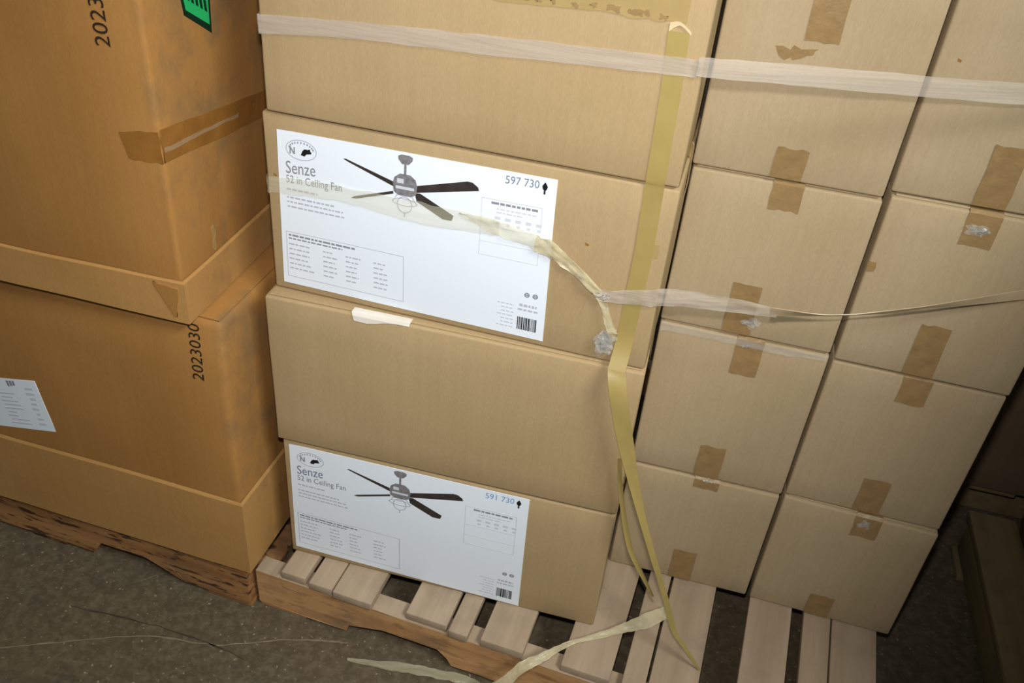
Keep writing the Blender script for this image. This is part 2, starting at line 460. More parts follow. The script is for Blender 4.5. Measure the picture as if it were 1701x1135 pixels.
# ------------------------------------------------------------------ cartons
class Carton:
    """Carton on an Empty at its base centre; front = -y. (u, v) on the front are metres from its lower left corner."""
    def __init__(s, name, label, fx, fy, t, z0, L, D, H, mat, group=None, bulge=0.0025, r=0.004, seed=0, flaps='x', crease=None):
        s.L, s.D, s.H, s.b = L, D, H, bulge
        s.cz, s.ck = crease or (9.0, 0.0)            # above cz the front leans back by ck
        cx = fx + L / 2 * math.cos(t) - D / 2 * math.sin(t)
        cy = fy + L / 2 * math.sin(t) + D / 2 * math.cos(t)
        s.root = empty(name, (cx, cy, z0), t)
        tag(s.root, label, 'carton', group)
        s.seed = seed
        ft = 0.003
        def disp(p):
            a = 1 - (2 * p.x / L) ** 2
            c = 1 - (2 * p.y / D) ** 2
            h = 1 - (2 * p.z / H - 1) ** 2
            a, c, h = max(a, 0), max(c, 0), max(h, 0)
            d = Vector((0, 0, 0))
            if p.y < -D / 2 + r * 0.5: d.y -= bulge * a * h
            if p.y > D / 2 - r * 0.5: d.y += bulge * a * h
            if p.y < -D / 2 + r * 2: d.y += max(0.0, p.z - s.cz) * s.ck
            if p.x < -L / 2 + r * 0.5: d.x -= bulge * 0.3 * c * h
            if p.x > L / 2 - r * 0.5: d.x += bulge * 0.3 * c * h
            q = noise.noise_vector(Vector((p.x * 6 + seed * 4.7, p.y * 6, p.z * 6)))
            return d + Vector((q.x, 0, 0)) * 0.0012
        s.body = obj('body', round_box('body', -L / 2, L / 2, -D / 2, D / 2, 0, H - ft, r, (9, 5, 6), disp), mat, s.root)
        # two outer top flaps folded in, meeting along the middle
        g = 0.0015
        if flaps == 'x':
            for y0, y1 in ((-D / 2 + 0.006 + max(0.0, H - s.cz) * s.ck, -g), (g, D / 2 - 0.006)):
                obj('top_flap', round_box('top_flap', -L / 2 + 0.006, L / 2 - 0.006, y0, y1, H - ft, H, 0.0012, (1, 1, 1)), mat, s.root)
        else:
            for x0, x1 in ((-L / 2 + 0.006, -g), (g, L / 2 - 0.006)):
                obj('top_flap', round_box('top_flap', x0, x1, -D / 2 + 0.006, D / 2 - 0.006, H - ft, H, 0.0012, (1, 1, 1)), mat, s.root)
    def P(s, u, v, eps=0.0008):
        x = u - s.L / 2
        a = max(1 - (2 * x / s.L) ** 2, 0)
        h = max(1 - (2 * v / s.H - 1) ** 2, 0)
        return Vector((x, -s.D / 2 - s.b * a * h - eps + max(0.0, v - s.cz) * s.ck, v))
    def S(s, d, v, eps=0.0008):                       # right-hand side face; d = depth from the front
        y = d - s.D / 2
        c = max(1 - (2 * y / s.D) ** 2, 0)
        h = max(1 - (2 * v / s.H - 1) ** 2, 0)
        return Vector((s.L / 2 + s.b * 0.3 * c * h + eps, y, v))
    def patch(s, name, quad, mat, eps=0.0008, n=(8, 5), side=False, parent=None, rag=0.0, seed=0, thick=True):
        """Thin sheet stuck on the face; quad = corners TL, TR, BR, BL in (u, v)."""
        f = s.S if side else s.P
        rnd = random.Random(seed)
        top, bot, faces = [], [], []
        tl, tr, br, bl = [Vector((q[0], q[1])) for q in quad]
        for j in range(n[1] + 1):
            for i in range(n[0] + 1):
                a, b = i / n[0], j / n[1]
                p = tl.lerp(tr, a).lerp(bl.lerp(br, a), b)
                if rag and (j in (0, n[1]) or i in (0, n[0])): p = p + Vector((rnd.uniform(-rag, rag), rnd.uniform(-rag, rag)))
                top.append(f(p.x, p.y, eps))
                bot.append(f(p.x, p.y, -0.0004))
        m = n[0] + 1
        for j in range(n[1]):
            for i in range(n[0]):
                a = j * m + i
                faces.append((a, a + m, a + m + 1, a + 1))
        ring = [i for i in range(m)] + [j * m + n[0] for j in range(1, n[1] + 1)] + [n[1] * m + i for i in range(n[0] - 1, -1, -1)] + [j * m for j in range(n[1] - 1, 0, -1)]
        verts = list(top)
        k0 = len(verts)
        for a in ring: verts += [top[a], bot[a]]
        for i in range(len(ring)):
            a, b = k0 + 2 * i, k0 + 2 * ((i + 1) % len(ring))
            faces.append((a, b, b + 1, a + 1))
        me = mesh_from(name, verts, faces, True)
        return obj(name, me, mat, parent or s.root)
    def tape_end(s, u_top, u_bot, w, length, at_top, mat=None, seed=0, along='y'):
        """One strip of packing tape: a tab on the front end, folded over the edge onto the top or bottom."""
        H = s.H
        rnd = random.Random(seed)
        path = []
        if at_top:
            vs = [H - length, H - length * 0.6, H - length * 0.25, H - 0.004]
            path = [(v, -1) for v in vs] + [(H + 0.0004, 0.004), (H + 0.0006, 0.05), (H + 0.0006, s.D * 0.5)]
        else:
            vs = [length, length * 0.6, length * 0.25, 0.003]
            path = [(v, -1) for v in vs]
        verts, faces = [], []
        na = 5
        for i, (v, d) in enumerate(path):
            t = i / (len(path) - 1)
            uc = u_bot + (u_top - u_bot) * ((v / H) if d < 0 else 1)
            for j in range(na + 1):
                uu = uc + (j / na - 0.5) * w + rnd.uniform(-1, 1) * 0.0008
                vv = v + (rnd.uniform(-1, 1) * 0.002 if i == 0 else 0)
                if d < 0: verts.append(s.P(uu, vv, 0.0009 + (0.0008 * rnd.random() if i else 0)))
                else: verts.append(Vector((uu - s.L / 2, -s.D / 2 + d, v)))
        for i in range(len(path) - 1):
            for j in range(na):
                a = i * (na + 1) + j
                faces.append((a, a + 1, a + na + 2, a + na + 1))
        me = mesh_from('tape', verts, faces, False)
        o = obj('tape', me, mat or TAPE, s.root)
        sm = o.modifiers.new('thickness', 'SOLIDIFY')
        sm.thickness = 0.0004
        return o

def text_mesh(name, body, width=None, height=None):
    cu = bpy.data.curves.new(name, 'FONT')
    cu.body = body
    cu.size = 1.0
    cu.resolution_u = 3
    to = bpy.data.objects.new(name, cu)
    COL.objects.link(to)
    dg = bpy.context.evaluated_depsgraph_get()
    me = bpy.data.meshes.new_from_object(to.evaluated_get(dg))
    bpy.data.objects.remove(to)
    xs = [v.co.x for v in me.vertices]
    ys = [v.co.y for v in me.vertices]
    x0, x1, y1 = min(xs), max(xs), max(ys)
    for v in me.vertices:
        v.co.x = (v.co.x - x0) / (x1 - x0) * width
        v.co.y = v.co.y / y1 * height
    return me

# ---- the printed fan label: artwork in metres from the label's lower left corner (0.417 x 0.262)
LBW, LBH = 0.417, 0.262
def fan_label(c, quad, number, number_mat, seed, blue_head=False):
    lab = c.patch('label', quad, PAPER, 0.0008, (14, 8))
    lab['label'] = 'white printed label with a ceiling fan picture'
    tl, tr, br, bl = [Vector(q) for q in quad]
    def M(a, b, eps):
        a /= LBW
        b /= LBH
        p = bl.lerp(br, a).lerp(tl.lerp(tr, a), b)
        return c.P(p.x, p.y, eps)
    def art(name, polys, mat, eps=0.0013):
        v, f = [], []
        for poly in polys:
            k = len(v)
            v += [M(a, b, eps) for a, b in poly]
            f.append(tuple(range(k, k + len(poly))))
        return obj(name, mesh_from(name, v, f), mat, lab)
    def txt(name, body, a, b, w, h, mat, rise=0.0):
        me = text_mesh(name, body, w, h)
        for v in me.vertices: v.co = M(a + v.co.x, b + v.co.y + v.co.x * rise, 0.0013)
        return obj(name, me, mat, lab)
    def rect(a0, b0, a1, b1): return [(a0, b0), (a1, b0), (a1, b1), (a0, b1)]
    def frame(a0, b0, a1, b1, t): return [rect(a0, b0, a1, b0 + t), rect(a0, b1 - t, a1, b1), rect(a0, b0, a0 + t, b1), rect(a1 - t, b0, a1, b1)]
    rnd = random.Random(seed)
    def words(a0, a1, b, h, wmin=0.003, wmax=0.009):
        out, x = [], a0
        while x < a1:
            w = min(rnd.uniform(wmin, wmax), a1 - x)
            if w > 0.001: out.append(rect(x, b, x + w, b + h))
            x += w + 0.0018
        return out
    # oval emblem
    def ell(cx, cy, rx, ry, n=28, a0=0, a1=2 * math.pi): return [(cx + rx * math.cos(a0 + (a1 - a0) * i / n), cy + ry * math.sin(a0 + (a1 - a0) * i / n)) for i in range(n + (a1 - a0 < 6.28))]
    def ring(cx, cy, rx, ry, t, n=32):
        o_, i_ = ell(cx, cy, rx, ry, n), ell(cx, cy, rx - t, ry - t, n)
        return [[o_[k], o_[(k + 1) % n], i_[(k + 1) % n], i_[k]] for k in range(n)]
    art('emblem_ring', ring(0.038, 0.236, 0.0245, 0.0162, 0.0014), INK_SOFT)
    marks = []
    for k in range(11):
        th = math.radians(165 - k * 15)
        x_, y_ = 0.038 + 0.0195 * math.cos(th), 0.236 + 0.0115 * math.sin(th)
        marks.append(rect(x_ - 0.0009, y_ - 0.0014, x_ + 0.0009, y_ + 0.0014))
    marks += [rect(0.0195, 0.228, 0.0215, 0.239), [(0.0195, 0.239), (0.0215, 0.239), (0.0275, 0.229), (0.0255, 0.228)], rect(0.026, 0.228, 0.028, 0.239)]
    art('emblem_lettering', marks, INK_GREY)['kind'] = 'stuff'
    art('emblem_figure', [[(0.037, 0.2285), (0.043, 0.227), (0.046, 0.231), (0.0535, 0.2325), (0.054, 0.235), (0.049, 0.2385), (0.043, 0.2385), (0.040, 0.2355)], ell(0.0505, 0.2375, 0.002, 0.002, 8)], INK)
    txt('title_text', 'Senze', 0.0125, 0.1955, 0.047, 0.020, INK_GREY if not blue_head else INK_NUM, 0.06)
    txt('subtitle_text', '52 in Ceiling Fan', 0.0122, 0.180, 0.0885, 0.0125, INK_GREY, 0.03)
    txt('product_number', number, 0.3445, 0.2445, 0.048, 0.0115, number_mat, 0.02)
    art('small_print', words(0.0125, 0.062, 0.168, 0.003) + words(0.0125, 0.088, 0.1545, 0.0028) + words(0.0125, 0.102, 0.147, 0.0026) + words(0.0125, 0.104, 0.139, 0.0026), INK_SOFT)['kind'] = 'stuff'
    # picture of the ceiling fan
    art('fan_blade', [[(0.1035, 0.2355), (0.107, 0.2365), (0.186, 0.2135), (0.184, 0.2065), (0.112, 0.2318)]], INK_BLADE)
    art('fan_blade', [[(0.115, 0.1755), (0.120, 0.1795), (0.180, 0.2005), (0.181, 0.1965), (0.124, 0.1765)]], INK_BLADE)
    art('fan_blade', [[(0.210, 0.2135), (0.290, 0.2365), (0.2975, 0.2362), (0.306, 0.2305), (0.3075, 0.2255), (0.211, 0.2035)]], INK_BLADE)
    art('fan_blade', [[(0.213, 0.2035), (0.221, 0.2045), (0.272, 0.1800), (0.2695, 0.1715), (0.256, 0.1712), (0.216, 0.191)]], INK_BLADE)
    art('fan_canopy', [[(0.187, 0.256), (0.192, 0.2585), (0.204, 0.2585), (0.209, 0.256), (0.2085, 0.251), (0.203, 0.2445), (0.193, 0.2445), (0.1875, 0.251)], rect(0.1963, 0.226, 0.1998, 0.2446)], INK_METAL, 0.0014)
    art('fan_motor', [[(0.190, 0.2295), (0.206, 0.2295), (0.214, 0.223), (0.2165, 0.214), (0.215, 0.201), (0.208, 0.196), (0.188, 0.196), (0.181, 0.201), (0.1795, 0.214), (0.182, 0.223)]], INK_METAL, 0.0015)
    art('fan_motor_band', [rect(0.184, 0.206, 0.212, 0.2105), rect(0.186, 0.215, 0.196, 0.222)], INK_FAINT, 0.0017)
    art('fan_light_cage', ring(0.198, 0.186, 0.0195, 0.0065, 0.0016, 20) + ring(0.198, 0.182, 0.012, 0.0135, 0.0016, 20) + [[(0.1795, 0.185), (0.181, 0.186), (0.188, 0.1975), (0.186, 0.1975)], [(0.2165, 0.185), (0.215, 0.186), (0.208, 0.1975), (0.210, 0.1975)], rect(0.197, 0.1625, 0.199, 0.170)], INK_SOFT, 0.0015)
    # black marker beside the number
    art('marker_icon', [[(0.4005, 0.2425), (0.4035, 0.246), (0.4045, 0.250), (0.4005, 0.2565), (0.3965, 0.250), (0.3975, 0.246)], rect(0.3992, 0.2385, 0.4018, 0.2435)], INK)
    # information block on the right
    art('information_heading', words(0.3265, 0.395, 0.2105, 0.0034, 0.004, 0.012), INK_GREY)['kind'] = 'stuff'
    art('information_text', words(0.335, 0.392, 0.2035, 0.0018) + words(0.335, 0.375, 0.198, 0.0018) + [rect(0.333 + k * 0.015, 0.188, 0.341 + k * 0.015, 0.1925) for k in range(5)] + [rect(0.335 + k * 0.015, 0.180, 0.340 + k * 0.015, 0.184) for k in range(5)], INK_FAINT)['kind'] = 'stuff'
    art('information_frame', frame(0.312, 0.128, 0.400, 0.218, 0.0008) + [rect(0.312, 0.150, 0.4, 0.1507), rect(0.312, 0.175, 0.4, 0.1757)], INK_FAINT)
    # performance table at lower left
    art('table_frame', frame(0.008, 0.014, 0.198, 0.096, 0.0009), INK_SOFT)
    art('table_heading', words(0.012, 0.120, 0.0945 - 0.006, 0.0030, 0.004, 0.012) + words(0.012, 0.100, 0.083, 0.0022), INK_GREY)['kind'] = 'stuff'
    rows = []
    for k in range(6):
        b = 0.073 - k * 0.0088
        rows += words(0.012, 0.012 + rnd.uniform(0.026, 0.042), b, 0.0024)
        for a in (0.068, 0.105, 0.150): rows += words(a, a + rnd.uniform(0.014, 0.024), b - 0.001, 0.0024)
    art('table_text', rows, INK_SOFT)['kind'] = 'stuff'
    # marks and bar code at lower right
    art('approval_marks', ring(0.388, 0.0755, 0.0042, 0.0042, 0.0018, 12) + ring(0.4005, 0.0755, 0.0042, 0.0042, 0.0018, 12) + [rect(0.386, 0.0745, 0.390, 0.0765), rect(0.3985, 0.0745, 0.4025, 0.0765)], INK_GREY)
    art('carton_text', words(0.378, 0.404, 0.0545, 0.0045, 0.003, 0.006) + words(0.376, 0.406, 0.0475, 0.0030), INK_SOFT)['kind'] = 'stuff'
    fine = []
    for k in range(7): fine += words(0.345 + (0.006 if k % 3 else 0), 0.370, 0.053 - k * 0.0066, 0.0022)
    art('address_text', fine, INK_FAINT)['kind'] = 'stuff'
    bars, xx = [], 0.376
    while xx < 0.404:
        w = rnd.choice([0.0006, 0.0009, 0.0014, 0.002])
        bars.append(rect(xx, 0.013, xx + w, 0.0355))
        xx += w + rnd.choice([0.0006, 0.0008, 0.0012])
    art('bar_code', bars, INK)['kind'] = 'stuff'
    return lab

# ---- centre stack: long faces to the camera
G1 = 'fan cartons stacked with their long side to the front'
c4 = Carton('carton', 'lowest long carton of the labelled stack, fan picture label, standing on the pallet', 0.002, -0.007, 0.012, 0.0, 0.601, 0.27, 0.2950, CARD, G1, seed=1)
c3 = Carton('carton', 'unlabelled long carton between the two fan picture labels, torn white paper on its top edge', -0.004, -0.014, 0.020, 0.2975, 0.607, 0.27, 0.3040, CARD, G1, seed=2)
c2 = Carton('carton', 'long carton with the upper white fan picture label', 0.0035, 0.012, -0.0176, 0.6035, 0.596, 0.27, 0.2965, CARD, G1, seed=3)
c1 = Carton('carton', 'topmost long carton crossed by the whitish film band, above the upper fan label', 0.015, 0.005, -0.010, 0.9015, 0.582, 0.27, 0.3000, CARD, G1, seed=4)
fan_label(c2, [(0.0224, 0.2706), (0.4338, 0.2766), (0.4399, 0.0107), (0.0161, 0.0133)], '597 730', INK_NUM, 5)
fan_label(c4, [(0.0118, 0.2839), (0.4531, 0.2861), (0.4572, 0.0042), (0.0095, 0.0158)], '591 730', INK_BLUE, 9, True)
for c in (c4, c3, c2, c1):       # tape over the top seam with tabs on the narrow ends
    v, f = [], []
    H, L = c.H, c.L
    prof = [(-L / 2 - 0.0012 - c.b * 0.6, H - 0.06), (-L / 2 - 0.0012, H - 0.006), (-L / 2 + 0.004, H + 0.0006), (L / 2 - 0.004, H + 0.0006), (L / 2 + 0.0012, H - 0.006), (L / 2 + 0.0012 + c.b * 0.6, H - 0.06)]
    for px, pz in prof: v += [(px, -0.024, pz), (px, 0.024, pz)]
    for i in range(len(prof) - 1): f.append((2 * i, 2 * i + 2, 2 * i + 3, 2 * i + 1))
    o = obj('tape', mesh_from('tape', v, f), TAPE, c.root)
    sm = o.modifiers.new('thickness', 'SOLIDIFY')
    sm.thickness = 0.0003

# ---- right-hand columns: narrow ends to the camera, tape tabs over each seam
G2 = 'fan cartons stacked with their taped ends to the front'
def end_cartons(x0, w, y0, zs, tabs, labels, offs, seed):
    for i in range(len(zs) - 1):
        dx, dy, t = offs[i]
        H = zs[i + 1] - zs[i] - 0.0022
        c = Carton('carton', labels[i], x0 + dx, y0 + dy, t, zs[i] + 0.0002, w, 0.605, H, CARD_END, G2, seed=seed + i, flaps='y', bulge=0.003)
        top, bot = tabs[i]
        if top: c.tape_end(top[0], top[0], 0.044, top[1], True, seed=seed * 3 + i)
        if bot: c.tape_end(bot[0], bot[0], 0.044, bot[1], False, seed=seed * 5 + i)
        yield c
colA = list(end_cartons(0.606, 0.271, 0.165, [0, 0.2760, 0.5910, 0.8660, 1.160],
    [((0.142, 0.024), (0.139, 0.082)), ((0.148, 0.072), (0.136, 0.076)), ((0.140, 0.044), (0.121, 0.096)), ((0.132, 0.092), (0.134, 0.050))],
    ['lowest taped carton end beside the labelled stack, behind the hanging yellow tape',
     'second taped carton end up in the column beside the labelled stack',
     'third taped carton end up beside the labelled stack, sagging film across its lower part',
     'topmost taped carton end beside the labelled stack, crossed by the upper film band'],
    [(0, 0, 0), (0.001, 0.0, 0.004), (0, 0.001, -0.002), (-0.002, 0.0, 0.0)], 20))
colB = list(end_cartons(0.884, 0.264, 0.165, [0, 0.2823, 0.5855, 0.8770, 1.175],
    [((0.148, 0.050), (0.127, 0.060)), ((0.133, 0.054), (0.137, 0.080)), ((0.128, 0.054), (0.125, 0.097)), ((0.130, 0.090), (0.130, 0.092))],
    ['lowest taped carton of the outer right column, its corner overhanging the pallet edge',
     'second taped carton up in the outer right column, next to the dark aisle',
     'third taped carton up in the outer right column, crossed by the thin sagging strap',
     'topmost taped carton at the upper right corner of the load'],
    [(0, -0.002, -0.030), (0, 0, -0.008), (0.0005, -0.003, -0.012), (-0.002, 0.002, 0.0)], 40))
colA[3].patch('scuff', [(0.078, 0.186), (0.128, 0.190), (0.124, 0.178), (0.083, 0.172)], TAPE, 0.0006, (6, 2), rag=0.004, seed=3)
colB[2].patch('tape_scrap', [(0.0, 0.182), (0.012, 0.182), (0.012, 0.166), (0.0, 0.166)], TAPE, 0.0008, (2, 2), rag=0.001, seed=4)
for c, q in ((colB[3], (0.024, 0.19)), (c2, (0.483, 0.188)), (c2, (0.012, 0.196))):
    c.patch('spot', [(q[0], q[1] + 0.003), (q[0] + 0.005, q[1] + 0.003), (q[0] + 0.005, q[1]), (q[0], q[1])], TAPE_OLD, 0.0006, (2, 2), rag=0.001, seed=8)
c2.patch('sticker', [(0.5655, 0.209), (0.5835, 0.211), (0.5845, 0.190), (0.5665, 0.188)], TAPE_PALE, 0.0011, (3, 3), rag=0.0006, seed=9)

# ---- left stack: two big brown cartons with deep folded trays
def tray(c, h, out, mat, name='tray', seed=0, lip=0.0):
    """Folded bottom tray: a proud band round the lower part of the carton."""
    L, D = c.L, c.D
    n = 26
    loop = []
    def side(a, b, k): return [(a[0] + (b[0] - a[0]) * i / k, a[1] + (b[1] - a[1]) * i / k) for i in range(k)]
    o_ = out
    cs = [(-L / 2 - o_, -D / 2 - o_), (L / 2 + o_, -D / 2 - o_), (L / 2 + o_, D / 2 + o_), (-L / 2 - o_, D / 2 + o_)]
    for i in range(4): loop += side(cs[i], cs[(i + 1) % 4], n)
    zs = [-0.0005, h * 0.3, h * 0.65, h * 0.97, h]
    v, f = [], []
    m = len(loop)
    for k, z in enumerate(zs):
        for i, (x_, y_) in enumerate(loop):
            sx, sy = x_ / (L / 2 + o_), y_ / (D / 2 + o_)
            a = max(1 - sx * sx, 0)
            d = max(1 - sy * sy, 0)
            hh = max(1 - (2 * z / c.H - 1) ** 2, 0)
            bx = (c.b * 0.3 * d * hh) * (1 if sx > 0.99 else -1 if sx < -0.99 else 0)
            by = (c.b * a * hh) * (1 if sy > 0.99 else -1 if sy < -0.99 else 0)
            wob = noise.noise(Vector((x_ * 8 + seed, y_ * 8, z * 10))) * 0.0015
            lipz = noise.noise(Vector((x_ * 5 + seed, y_ * 5, 3.0))) * lip if k >= 3 else 0
            shrink = -0.0 if k < 4 else o_ * 0.75
            px = x_ + bx - (shrink if sx > 0.99 else -shrink if sx < -0.99 else 0)
            py = y_ + by + wob * (1 if k < 4 else 0) - (shrink if sy > 0.99 else -shrink if sy < -0.99 else 0)
            v.append((px, py, z + lipz))
    for k in range(len(zs) - 1):
        for i in range(m):
            f.append((k * m + i, k * m + (i + 1) % m, (k + 1) * m + (i + 1) % m, (k + 1) * m + i))
    return obj(name, mesh_from(name, v, f, False), mat, c.root)

LL = 0.95
def left_carton(label, fx, fy, t, z0, H, bulge, seed, r, crease=None):
    # fx, fy is the front RIGHT corner
    return Carton('carton', label, fx - LL * math.cos(t), fy - LL * math.sin(t), t, z0, LL, 0.62, H, CARD_BROWN, 'big brown cartons on the left pallet', bulge, r, seed, 'x', crease)
lb = left_carton('large dark brown carton on the left pallet, lower one, with white shipping label', -0.050, -0.082, -0.040, 0.002, 0.571, 0.004, 60, 0.014, (0.425, 0.06))
lt = left_carton('large brown carton stacked upper left with green sticker on its side', -0.094, -0.091, -0.010, 0.577, 0.66, 0.005, 61, 0.008)
tray(lb, 0.186, 0.0045, CARD_TRAY_LIT, seed=2, lip=0.004)
tray(lt, 0.072, 0.0065, CARD_TRAY_LIT, seed=5, lip=0.006)
def R(u): return LL + u                         # measured from the right edge
lab = lb.patch('shipping_label', [(R(-0.60), 0.302), (R(-0.3856), 0.3467), (R(-0.3685), 0.2333), (R(-0.58), 0.190)], PAPER, 0.0008, (6, 4))
def on_label(c, quad, name, polys, mat, parent):
    tl, tr, br, bl = [Vector(q) for q in quad]
    v, f = [], []
    for poly in polys:
        k = len(v)
        for a, b in poly:
            p = bl.lerp(br, a).lerp(tl.lerp(tr, a), b)
            v.append(c.P(p.x, p.y, 0.0014))
        f.append(tuple(range(k, k + len(poly))))
    return obj(name, mesh_from(name, v, f), mat, parent)
q_ = [(R(-0.60), 0.302), (R(-0.3856), 0.3467), (R(-0.3685), 0.2333), (R(-0.58), 0.190)]
rl = random.Random(2)
def rc(a0, b0, a1, b1): return [(a0, b0), (a1, b0), (a1, b1), (a0, b1)]
on_label(lb, q_, 'label_lettering', [rc(0.70 + 0.03 * k, 0.86 + 0.012 * k % 0.03, 0.722 + 0.03 * k, 0.97) for k in range(3)], INK_GREY, lab)
on_label(lb, q_, 'label_small_print', [rc(0.56 + 0.02 * (k % 2), 0.10 + 0.075 * k, 0.56 + rl.uniform(0.10, 0.22), 0.125 + 0.075 * k) for k in range(9)] +
         [rc(0.86 + 0.01 * (k % 3), 0.12 + 0.1 * k, 0.90 + rl.uniform(0.01, 0.05), 0.16 + 0.1 * k) for k in range(8)], INK_FAINT, lab)
def stamp(c, body, u_right, v0, length, height, parent_name='stamped_number'):
    """Ink number that reads upwards; u_right = right edge of the digits' feet, v0 = start of the first digit."""
    me = text_mesh(parent_name, body, length, height)
    for v in me.vertices:
        x_, y_ = v.co.x, v.co.y
        v.co = c.P(u_right - y_, v0 + x_, 0.0012)
    return obj(parent_name, me, INK_BOX, c.root)
# flat darker patch painting the shade of a corner fold on the upper tray
lt.patch('corner_fold_shade', [(R(-0.046), 0.066), (R(-0.004), 0.062), (R(-0.013), 0.010), (R(-0.017), 0.012)], CARD_BROWN, 0.0082, (4, 5), rag=0.001, seed=2)
stamp(lb, '2023030', R(-0.0385), 0.450, 0.108, 0.0205)
stamp(lt, '2023030', R(-0.0505), 0.417, 0.112, 0.0215)
# tape across the middle of the upper carton, folded round the corner
lt.patch('tape', [(R(-0.0607), 0.3007), (R(-0.001), 0.3109), (R(-0.001), 0.2640), (R(-0.054), 0.2621)], TAPE_OLD, 0.0009, (6, 3), rag=0.0015, seed=4)
lt.patch('tape', [(0.002, 0.312), (0.40, 0.252), (0.40, 0.212), (0.002, 0.264)], TAPE_OLD, 0.0012, (12, 3), side=True, rag=0.001, seed=5)
lt.patch('tape_crease', [(0.004, 0.285), (0.20, 0.263), (0.20, 0.258), (0.004, 0.279)], FILM_YEL, 0.0018, (10, 2), side=True, rag=0.0015, seed=6)
lt.patch('scuff', [(0.096, 0.12), (0.101, 0.12), (0.099, 0.074), (0.093, 0.074)], TAPE_PALE, 0.0007, (2, 10), side=True, rag=0.0022, seed=7)
gs = lt.patch('sticker', [(0.074, 0.560), (0.163, 0.520), (0.153, 0.400), (0.091, 0.441)], GREEN_EDGE, 0.0009, (4, 4), side=True)
gs['label'] = 'green sticker with dark border'
g2 = lt.patch('sticker_face', [(0.080, 0.552), (0.157, 0.517), (0.149, 0.413), (0.0955, 0.447)], GREEN, 0.0013, (4, 4), side=True, parent=gs)
v, f = [], []
for k in range(5):
    a = 0.100 + k * 0.010
    b = 0.460 - k * 0.0062
    i = len(v)
    v += [lt.S(a, b, 0.0018), lt.S(a + 0.006, b - 0.004, 0.0018), lt.S(a + 0.005, b + 0.012, 0.0018), lt.S(a - 0.001, b + 0.016, 0.0018)]
    f.append((i, i + 1, i + 2, i + 3))
obj('sticker_print', mesh_from('sticker_print', v, f), GREEN_EDGE, gs)
# ------------------------------------------------------------------ film, tape and scraps on the load
def on_box(c, u, v, eps=0.002):
    p = c.P(u, v, eps)
    t = c.root.rotation_euler.z
    return Vector((c.root.location.x + p.x * math.cos(t) - p.y * math.sin(t), c.root.location.y + p.x * math.sin(t) + p.y * math.cos(t), c.root.location.z + p.z))

# upper band of gathered stretch film
pr = [((0.0165, 0.22, 1.026), (0.0165, 0.22, 1.001)), ((0.0135, 0.07, 1.034), (0.0135, 0.07, 1.008)), ((0.0138, 0.020, 1.036), (0.0138, 0.020, 1.011)), ((0.0142, 0.0085, 1.0365), (0.0142, 0.0085, 1.0115)), ((0.0180, 0.0030, 1.0368), (0.0180, 0.0030, 1.0118))]
for u, a, b in ((0.012, 0.1352, 0.1105), (0.1448, 0.1468, 0.1245), (0.245, 0.153, 0.1295), (0.335, 0.1588, 0.1343), (0.457, 0.1646, 0.1414), (0.552, 0.1685, 0.1466), (0.576, 0.1695, 0.148)):
    pr.append((on_box(c1, u, a, 0.003), on_box(c1, u, b, 0.003)))
pr += [((0.600, -0.004, 1.075), (0.600, -0.004, 1.0515)), ((0.724, 0.034, 1.0735), (0.727, 0.034, 1.048)), ((0.864, 0.076, 1.0705), (0.867, 0.076, 1.045)),
       ((0.980, 0.111, 1.070), (0.984, 0.111, 1.043)), ((1.10, 0.146, 1.07), (1.10, 0.146, 1.043)), ((1.156, 0.164, 1.07), (1.156, 0.164, 1.043)), ((1.160, 0.25, 1.07), (1.160, 0.25, 1.043)), ((1.160, 0.55, 1.07), (1.160, 0.55, 1.043))]
band = ribbon('film_band', pr, FILM, None, 6, 6, 0.0010, 0.0006, 3, 0.06)
tag(band, 'wide whitish stretch film band stretched across the top of the load', 'plastic film')

# lower band: flat over the label, twisted to a knot, then sagging across the right columns
mid = empty('film_strap', (0.30, 0.0, 0.75))
tag(mid, 'knotted yellowish film strap crossing the upper fan label and sagging to the right', 'plastic film')
mo = Vector((0.30, 0.0, 0.75))
def rel(pairs): return [(Vector(a) - mo, Vector(b) - mo) for a, b in pairs]
pr = [((0.0045, 0.20, 0.79), (0.0045, 0.20, 0.765)), ((0.0015, 0.05, 0.794), (0.0015, 0.05, 0.768)), ((0.0022, 0.026, 0.796), (0.0022, 0.026, 0.770)), ((0.0026, 0.0155, 0.797), (0.0026, 0.0155, 0.771)), ((0.006, 0.0095, 0.7975), (0.006, 0.0095, 0.7715))]
for u, a, b in ((0.015, 0.195, 0.169), (0.076, 0.202, 0.175), (0.151, 0.204, 0.177), (0.243, 0.203, 0.168), (0.333, 0.2025, 0.174), (0.360, 0.199, 0.176)):
    pr.append((on_box(c2, u, a, 0.003), on_box(c2, u, b, 0.003)))
ribbon('flat_section', rel(pr), FILM_YEL, mid, 6, 6, 0.0016, 0.0006, 5, 0.10)
pr = [(on_box(c2, u, a, e), on_box(c2, u2, b, e)) for u, a, u2, b, e in ((0.415, 0.1915, 0.412, 0.1675, 0.0072), (0.440, 0.1860, 0.437, 0.160, 0.008), (0.478, 0.1575, 0.471, 0.143, 0.008), (0.517, 0.1255, 0.511, 0.1125, 0.008))]
ga = [(on_box(c2, u, a, e), on_box(c2, u, b, e)) for u, a, b, e in ((0.300, 0.2000, 0.1985, 0.0036), (0.322, 0.2005, 0.1900, 0.0038), (0.350, 0.2000, 0.1790, 0.004), (0.378, 0.1975, 0.1755, 0.005), (0.414, 0.1915, 0.1675, 0.0072), (0.437, 0.1865, 0.1605, 0.0078))]
ribbon('gathered_section', rel(ga), FILM_GATHER, mid, 5, 6, 0.0025, 0.0008, 16, 0.1)
ribbon('twisted_section', rel(pr), FILM_ROPE, mid, 6, 6, 0.004, 0.0015, 6, 0.15)
